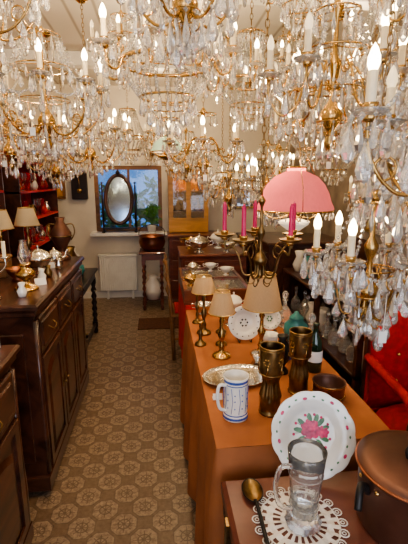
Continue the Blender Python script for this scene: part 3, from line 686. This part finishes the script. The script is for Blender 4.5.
m=MB(); bowl_on_foot(m,(0,0,0),.08,.16,'porcelain',True); m.obj('porcelain_tureen',(.62,4.22,.901))
m=MB(); bowl_on_foot(m,(0,0,0),.07,.14,'brass'); m.obj('brass_compote',(.32,4.24,.901))
for k,(x,y,mt) in enumerate(((.22,2.80,'brass'),(.52,3.10,'porcelain'),(.27,3.2,'silver'),(.42,3.26,'porcelain'))):
    m=MB(); bowl_on_foot(m,(0,0,0),.045,.08,mt,k%2==0); m.obj(mt+'_bonbon_dish',(x,y,.8705))
m=MB(); m.box((-.25,-.18,0),(.25,.18,.012),'mat_brown',b=.004); m.obj('doormat',(.0,4.45,.0))
for z in (.455,.805):
    for k0 in range(10):
        y=2.19+.14*k0
        m=MB(); k=random.random(); x=1.24+random.uniform(-.02,.02)
        if k<.2: bowl_on_foot(m,(0,0,0),.05,.12,'porcelain',True,hd=False); nm='porcelain_bonbonniere'
        elif k<.4: m.lathe([(0,0),(.04,0),(.06,.06),(.03,.13),(.045,.18),(.035,.18),(0,.12)],random.choice(['porcelain','teal_glaze','porcelain']),n=20); nm='porcelain_vase'
        elif k<.75: m.lathe(DEC,'crystal',n=8,sm=False); nm='crystal_decanter'
        elif k<.9:
            for q in range(5): plate(m,Matrix.Translation((0,0,q*.012)),.065)
            nm='plate_stack'
        else: m.lathe([(0,0),(.045,0),(.05,.02),(.02,.05),(.035,.10),(.03,.14),(.02,.15),(.028,.18),(.02,.20),(0,.21)],'porcelain',n=16); nm='porcelain_figurine'
        m.obj(nm,(x,y,z+.001))
    m=MB()
    for i in range(160):
        x=random.uniform(1.36,1.60);y=random.uniform(2.2,3.3); L=random.uniform(.04,.09)
        m.crystal((x,y,z+L+.03+random.uniform(0,.05)),L,L*.22,rot=random.uniform(0,3))
    for i in range(8): m.ring((1.48,2.25+i*.15,z+.006),.05,.005,'brass',20,6)
    m.obj('chandelier_crystal_parts')
m=MB(); m.lathe(DEC,'crystal',n=10,sm=False); m.obj('crystal_decanter',(.71,1.76,.781))
m=MB(); m.lathe(DEC,'crystal',n=10,sm=False); m.obj('crystal_decanter',(.705,2.16,.781))
# ------------------------------------------------------------ chandeliers
def candle(m,p,kind,cs=1.0,bob='crystal'):
    x,y,z=p
    m.lathe([(0,-.012),(.012,-.01),(.018,0),(.014,.004),(.0,.004)],'brass',p,10)
    m.lathe([(.008,0),(.032,.003),(.044,.013),(.042,.015),(.01,.006)],bob,p,14)
    m.lathe([(.012,.004),(.015,.02),(.017,.028),(.012,.028)],'brass',p,10)
    if kind=='taper': m.lathe([(.009,.02),(.008,.13),(.003,.143),(0,.145)],'magenta_wax',p,12); return
    h=.09*cs; m.lathe([(.0110,.02),(.0110,h),(.008,h+.002)],'candle_cream',p,10)
    m.lathe([(.008,h),(.0130,h+.014),(.0125,h+.028),(.006,h+.045),(0,h+.054)],'bulb_lit' if kind=='lit' else 'bulb_dim',p,10)
def arm_pts(R,H,a,style):
    if style==0: q=[(.02,-.26*H),(.25*R,-.40*H),(.55*R,-.42*H),(.85*R,-.30*H),(1.0*R,-.12*H),(R,0)]
    elif style==1: q=[(.02,-.1*H),(.2*R,.10*H),(.4*R,.02*H),(.55*R,-.2*H),(.8*R,-.28*H),(1.0*R,-.14*H),(R,0)]
    else: q=[(.02,-.3*H),(.15*R,-.48*H),(.45*R,-.5*H),(.6*R,-.25*H),(.8*R,-.12*H),(.97*R,-.16*H),(R,0)]
    return catmull([(r*math.cos(a),r*math.sin(a),z) for r,z in q],5)
def chand_arm(name,R,N,H,drop,W,style=0,kind='lit',fest=True,inner=True,br='brass',cr=True,ar=.0048,lit=.7,full=True,th=1):
    m=MB(); h=H
    m.lathe([(r*th,z) for r,z in [(0,-.56*h),(.014,-.54*h),(.022,-.49*h),(.010,-.43*h),(.017,-.4*h),(.038,-.33*h),(.042,-.28*h),(.025,-.22*h),(.010,-.17*h),(.008,-.03*h),(.022,.06*h),(.024,.10*h),(.009,.17*h),(.007,.42*h),(.018,.48*h),(.022,.5*h),(.006,.56*h),(0,.57*h)]],br,n=16)
    rnd=random.Random(N*7+int(R*100)); J=lambda: rnd.uniform(.75,1.25)
    ends=[]
    for i in range(N):
        a=2*pi*i/N; P=arm_pts(R,H,a,style); m.tube(P,ar,br,6); e=P[-1]; ends.append(e)
        c=P[len(P)//2]; m.tube([(c.x+ .025*math.cos(t)*math.cos(a),c.y+.025*math.cos(t)*math.sin(a),c.z+.03+.025*math.sin(t)) for t in [k*.5 for k in range(11)]],ar*.7,br,5)
        c=P[len(P)//4]; m.tube([(c.x+ .018*math.cos(t)*math.cos(a),c.y+.018*math.cos(t)*math.sin(a),c.z-.02-.018*math.sin(t)) for t in [k*.5 for k in range(11)]],ar*.6,br,5)
        candle(m,e,kind if (kind!='lit' or rnd.random()<lit) else 'off',bob='crystal' if cr else br)
        if cr:
            for k in range(8):
                b=2*pi*k/8+rnd.random()*.3; m.crystal((e.x+.040*math.cos(b),e.y+.040*math.sin(b),e.z+.008),drop*J(),W*J(),rot=b+rnd.random())
            m.crystal((e.x,e.y,e.z-.012),drop*1.5,W*1.3,rot=a)
            for q in range(5,len(P)-3,4 if not full else 3):
                m.crystal((P[q].x,P[q].y,P[q].z-.003),drop*J()*1.1,W*1.1,rot=a+rnd.random())
    if cr:
        rt=.34*R; zt=.46*h; m.ring((0,0,zt),rt,.0035,br,24,5)
        for k in range(4): a=k*pi/2; m.tube([(0,0,zt+.01),(rt*math.cos(a),rt*math.sin(a),zt)],.0025,br,4)
        for k in range(13):
            a=2*pi*k/13; m.crystal((rt*math.cos(a),rt*math.sin(a),zt),drop*1.15*J(),W*J(),rot=a)
        if full:
            rm=.5*R; zm=.18*h; m.ring((0,0,zm),rm,.0035,br,28,4)
            for k in range(4): a=k*pi/2+.4; m.tube([(0,0,zm+.02),(rm*math.cos(a),rm*math.sin(a),zm)],.0022,br,4)
            for k in range(15): a=2*pi*k/15; m.crystal((rm*math.cos(a),rm*math.sin(a),zm),drop*J(),W,rot=a+rnd.random()); 
            for k in range(8): a=2*pi*k/8; m.beads((rt*math.cos(a),rt*math.sin(a),zt),(rm*math.cos(a),rm*math.sin(a),zm),.02*h,.0072,2.4)
        if fest:
            for i,e in enumerate(ends):
                a=2*pi*i/N; m.beads((rt*math.cos(a),rt*math.sin(a),zt),(e.x*.97,e.y*.97,e.z+.01),.12*h,.0075,2.3)
                e2=ends[(i+1)%N]; m.beads((e.x,e.y,e.z),(e2.x,e2.y,e2.z),.12*h,.0070,2.3)
                mid=(e+e2)/2; m.crystal((mid.x,mid.y,mid.z-.12*h),drop*1.3,W*1.3,rot=a)
        if inner:
            for rr,zz,nn,dd in ((.16*R+.02,-.34*h,9,1.1),(.10*R+.012,-.44*h,7,1.3),(.45*R,-.10*h,13,1.0)):
                m.ring((0,0,zz),rr,.0028,br,24,4)
                for k in range(nn):
                    a=2*pi*k/nn+.2; m.crystal((rr*math.cos(a),rr*math.sin(a),zz),drop*dd*J(),W*J(),rot=a+rnd.random())
                for k in range(4): a=k*pi/2+.2; m.tube([(0,0,zz+.01),(rr*math.cos(a),rr*math.sin(a),zz)],.002,br,4)
        m.lathe([(0,0),(W*.8,-W*.3),(W*1.3,-W*1.3),(W*.8,-W*2.3),(0,-W*2.6)],'crystal',(0,0,-.56*h),8,sm=False)
    return m.mesh(name)
def chand_basket(name,R,N,H,drop,W,kind='lit'):
    m=MB(); h=H; rt=.30*R
    m.tube([(0,0,-.1*h),(0,0,.55*h)],.006,'brass',6)
    m.ring((0,0,.48*h),rt,.006,'brass',28,6); m.ring((0,0,-.05*h),.72*R,.008,'brass',40,6); m.ring((0,0,-.30*h),.42*R,.005,'brass',28,6)
    for k in range(4): a=k*pi/2; m.tube([(0,0,.5*h),(rt*math.cos(a),rt*math.sin(a),.48*h)],.003,'brass',4); m.tube([(0,0,-.05*h),(.72*R*math.cos(a),.72*R*math.sin(a),-.05*h)],.003,'brass',4)
    n=22
    for k in range(n):
        a=2*pi*k/n; c,s=math.cos(a),math.sin(a)
        m.beads((rt*c,rt*s,.48*h),(.72*R*c,.72*R*s,-.04*h),.08*h,.0088,2.1)
        m.beads((.72*R*c,.72*R*s,-.06*h),(.42*R*c,.42*R*s,-.30*h),.03*h,.0088,2.2)
        m.crystal((.735*R*c,.735*R*s,-.06*h),drop*1.1,W,rot=a+k); m.crystal((rt*1.05*c,rt*1.05*s,.49*h),drop*1.1,W,rot=a+k)
        m.crystal((.43*R*c,.43*R*s,-.30*h),drop*1.1,W,rot=a+k)
    for rr,zz,nn in ((.30*R,-.38*h,12),(.16*R,-.46*h,8)):
        m.ring((0,0,zz),rr,.003,'brass',24,4)
        for k in range(4): a=k*pi/2; m.tube([(.42*R*math.cos(a),.42*R*math.sin(a),-.30*h),(rr*math.cos(a),rr*math.sin(a),zz)],.0015,'brass',4)
        for k in range(nn): a=2*pi*k/nn; m.crystal((rr*math.cos(a),rr*math.sin(a),zz),drop*1.1,W,rot=a)
    for i in range(N):
        a=2*pi*(i+.5)/N; P=catmull([(r*math.cos(a),r*math.sin(a),z) for r,z in ((.72*R,-.05*h),(.82*R,-.14*h),(.96*R,-.12*h),(R,0))],5)
        m.tube(P,.005,'brass',6); e=P[-1]; candle(m,e,kind if i%3 else 'off')
        for k in range(7): b=2*pi*k/7; m.crystal((e.x+.040*math.cos(b),e.y+.040*math.sin(b),e.z+.008),drop,W,rot=b+i)
        m.crystal((e.x,e.y,e.z-.02),drop*1.5,W*1.3,rot=a)
    return m.mesh(name)
def chain(m,z0,z1,mat='old_brass'):
    z=z0;i=0;L=.030
    while z<z1-.01:
        pts=[]
        for k in range(8):
            a=2*pi*k/8; u=.008*math.cos(a); v=L/2*1.15*math.sin(a)
            pts.append((u,0,z+L/2+v) if i%2 else (0,u,z+L/2+v))
        m.tube(pts,.0018,mat,4,True); z+=L*.86;i+=1
    m.lathe([(0,z1-.03),(.02,z1-.028),(.045,z1-.008),(.05,z1),(0,z1)],'brass',n=16)
def hang(mesh,top,loc,rz=0,sc=1,name='chandelier',tag=None):
    e=bpy.data.objects.new(name,None); bpy.context.collection.objects.link(e); e.location=loc; e.empty_display_size=.1
    o=bpy.data.objects.new('crystal_frame',mesh); bpy.context.collection.objects.link(o); o.parent=e; o.rotation_euler=(0,0,rz); o.scale=(sc,)*3
    m=MB(); chain(m,top*sc,ZC-loc[2]); m.obj('chain',parent=e)
    if tag:
        m=MB(); a,r=tag; x,y=r*math.cos(a),r*math.sin(a)
        m.tube([(x,y,-.08),(x,y,-.19)],.0008,'paper',4); m.box((x-.012,y-.0006,-.225),(x+.012,y+.0006,-.19),'paper'); m.obj('price_tag',parent=e)
    return e
A=chand_arm('chand_a',.26,8,.50,.058,.013,0)
B=chand_arm('chand_b',.22,6,.44,.054,.012,1)
C=chand_arm('chand_c',.18,6,.40,.066,.0165,2,kind='lit',lit=.35,full=False)
D=chand_basket('chand_d',.27,8,.52,.054,.013)
E=chand_arm('chand_e',.24,6,.40,.05,.011,1,kind='lit',br='brass',fest=False,full=False)
F=chand_arm('chand_f',.15,5,.30,.04,.01,2,kind='taper',cr=False,br='old_brass',ar=.004,th=.7)
G=chand_arm('chand_g',.17,5,.38,.070,.0175,0,kind='lit',lit=.4,full=False)
T=.57
specs=[(A,.50,(-.52,2.15,2.02),.2,1.0),(D,.52,(.06,2.02,2.14),.1,1.1),(G,.38,(.62,.86,1.73),.55,1.0),(C,.40,(.645,1.17,1.37),.75,.9),
 (B,.44,(.62,1.48,1.95),.8,1.0),(D,.52,(.50,2.28,2.12),.3,.85),(E,.40,(.30,2.72,1.82),.4,1.0),(A,.50,(-.46,3.05,1.92),.9,.95),(D,.52,(-.26,4.15,2.02),.5,.9),
 (B,.44,(-.90,2.75,1.90),.1,1.0),(B,.44,(.56,3.22,1.58),.6,.95),(C,.40,(.78,2.66,1.60),.2,1.0),(A,.50,(.30,4.3,1.86),.2,.9),(B,.44,(-.86,3.75,1.80),.4,1.0),
 (A,.50,(-.62,1.62,2.28),.6,.9),(D,.52,(.84,2.22,1.88),.0,.75),(C,.40,(1.02,1.55,1.60),.9,1.1),(D,.52,(1.12,2.07,2.22),.0,.9),(A,.50,(.86,2.80,2.30),.3,.8),
 (G,.38,(.10,1.42,2.24),.3,1.0),(B,.44,(-.95,4.6,1.84),.7,.9),(A,.50,(1.0,3.75,1.7),.7,.9),(D,.52,(1.35,3.1,1.8),.7,.8),(B,.44,(.80,1.13,2.16),.2,.9),(C,.40,(-.05,5.0,2.0),.2,.8),
 (C,.40,(.32,2.62,2.38),.1,.9),(B,.44,(1.42,2.5,1.5),.4,.9),(A,.5,(-.95,2.15,1.95),.3,.8),
 (C,.40,(.93,1.80,1.97),.4,.85),(D,.52,(.62,1.86,2.42),.2,.7),(B,.44,(-.18,2.62,2.34),.5,.8)]
for i,(me,h,loc,rz_,sc) in enumerate(specs): hang(me,h*T,loc,rz_,sc,tag=((-1.4+i*.7)%2-2.4,.14) if i%3==0 else None)
hang(F,.30*T,(.41,1.60,1.37),.25,1.0,'candle_chandelier')
def opal(name,loc,R,h,out,inn,lit=True,fringe=True):
    m=MB()
    P=[(R,0),(R*.985,.016),(R*.93,h*.22),(R*.86,h*.45),(R*.74,h*.68),(R*.55,h*.88),(R*.32,h*.99),(R*.24,h*1.02),(R*.24,h*1.12)]
    m.lathe(P,out,n=56,rf=lambda a,z:1+(.012*math.cos(20*a) if z<.02 else 0)); m.lathe([(r-.004,z-.002) for r,z in P[:-1]],inn,n=48)
    m.ring((0,0,0),R,.005,'brass',48,6); m.ring((0,0,h*1.12),R*.25,.005,'brass',24,6)
    m.lathe([(.018,-h*.25),(.03,-h*.1),(.03,h*.15),(.012,h*.35),(.012,h*.7)],'brass',n=18)
    m.lathe([(.0,h*.0),(.03,h*.12),(.038,h*.3),(.025,h*.5),(0,h*.55)],'bulb_lit' if lit else 'opal_white',(0,0,0),16)
    m.lathe([(0,-h*.6),(.03,-h*.55),(.07,-h*.38),(.075,-h*.3),(.02,-h*.22),(.0,-h*.2)],'opal_white' if fringe else 'brass',n=24)
    for k in range(3):
        a=2*pi*k/3+.4; m.tube([(R*math.cos(a),R*math.sin(a),.0),(R*.9*math.cos(a),R*.9*math.sin(a),h*.6),(R*.4*math.cos(a),R*.4*math.sin(a),h*1.3),(.015*math.cos(a),.015*math.sin(a),h*2.2)],.0018,'brass',5)
        m.tube(catmull([(R*math.cos(a),R*math.sin(a),0),(R*.6*math.cos(a),R*.6*math.sin(a),-h*.25),(.03*math.cos(a),.03*math.sin(a),-h*.15)],4),.004,'brass',6)
    m.lathe([(.03,h*2.15),(.035,h*2.25),(.01,h*2.35),(0,h*2.4)],'brass',n=16)
    if fringe:
        for k in range(36): a=2*pi*k/36; m.crystal((R*math.cos(a),R*math.sin(a),-.004),.03,.006,rot=a)
    chain(m,h*2.35,ZC-loc[2]); m.obj(name,loc)
opal('pink_hanging_lamp',(.645,1.90,1.46),.18,.175,'pink_glass','opal_white')
opal('green_hanging_lamp',(.08,3.15,1.80),.12,.10,'opal_green','opal_white',fringe=False)
opal('white_hanging_lamp',(.58,3.72,1.55),.12,.10,'opal_white','opal_white',fringe=False)
# ------------------------------------------------------------ lights
def point(loc,e,col=(1,.73,.44),r=.035,name='lamp_glow'):
    l=bpy.data.lights.new(name,'POINT'); l.energy=e; l.color=col; l.shadow_soft_size=r
    o=bpy.data.objects.new(name,l); bpy.context.collection.objects.link(o); o.location=loc
for p,e in (((-.2,1.55,2.35),15),((.35,1.95,1.80),8),((.15,3.0,2.45),17),((-.6,2.55,2.35),12),((.0,4.6,2.4),25),((1.2,2.6,2.4),10),((.9,1.45,2.45),10),((.1,.6,2.5),13),((.645,1.90,1.59),3)):
    point(p,e)
l=bpy.data.lights.new('front_daylight_fill','AREA'); l.shape='RECTANGLE'; l.size=2.4; l.size_y=1.6; l.energy=44; l.color=(.92,.95,1)  # area fill added behind the camera, in an assumed front window opening
o=bpy.data.objects.new('front_daylight_fill',l); bpy.context.collection.objects.link(o); o.location=(.15,YF+.02,1.55); o.rotation_euler=(pi/2,0,0)
w=bpy.data.worlds.new('w'); bpy.context.scene.world=w; w.use_nodes=True; nt=w.node_tree
bg=nt.nodes['Background']; bg.inputs[0].default_value=(.10,.33,.85,1); bg.inputs[1].default_value=.9
# ------------------------------------------------------------ camera
c=bpy.data.cameras.new('camera'); c.lens=27.07; c.sensor_width=36; c.clip_start=.02
o=bpy.data.objects.new('camera',c); bpy.context.collection.objects.link(o); o.location=(0,0,1.6)
o.rotation_euler=(math.radians(77.3),0,math.radians(-6.4)); bpy.context.scene.camera=o
vs=bpy.context.scene.view_settings
try: vs.look='AgX - Medium High Contrast'
except Exception as ex: print(ex)
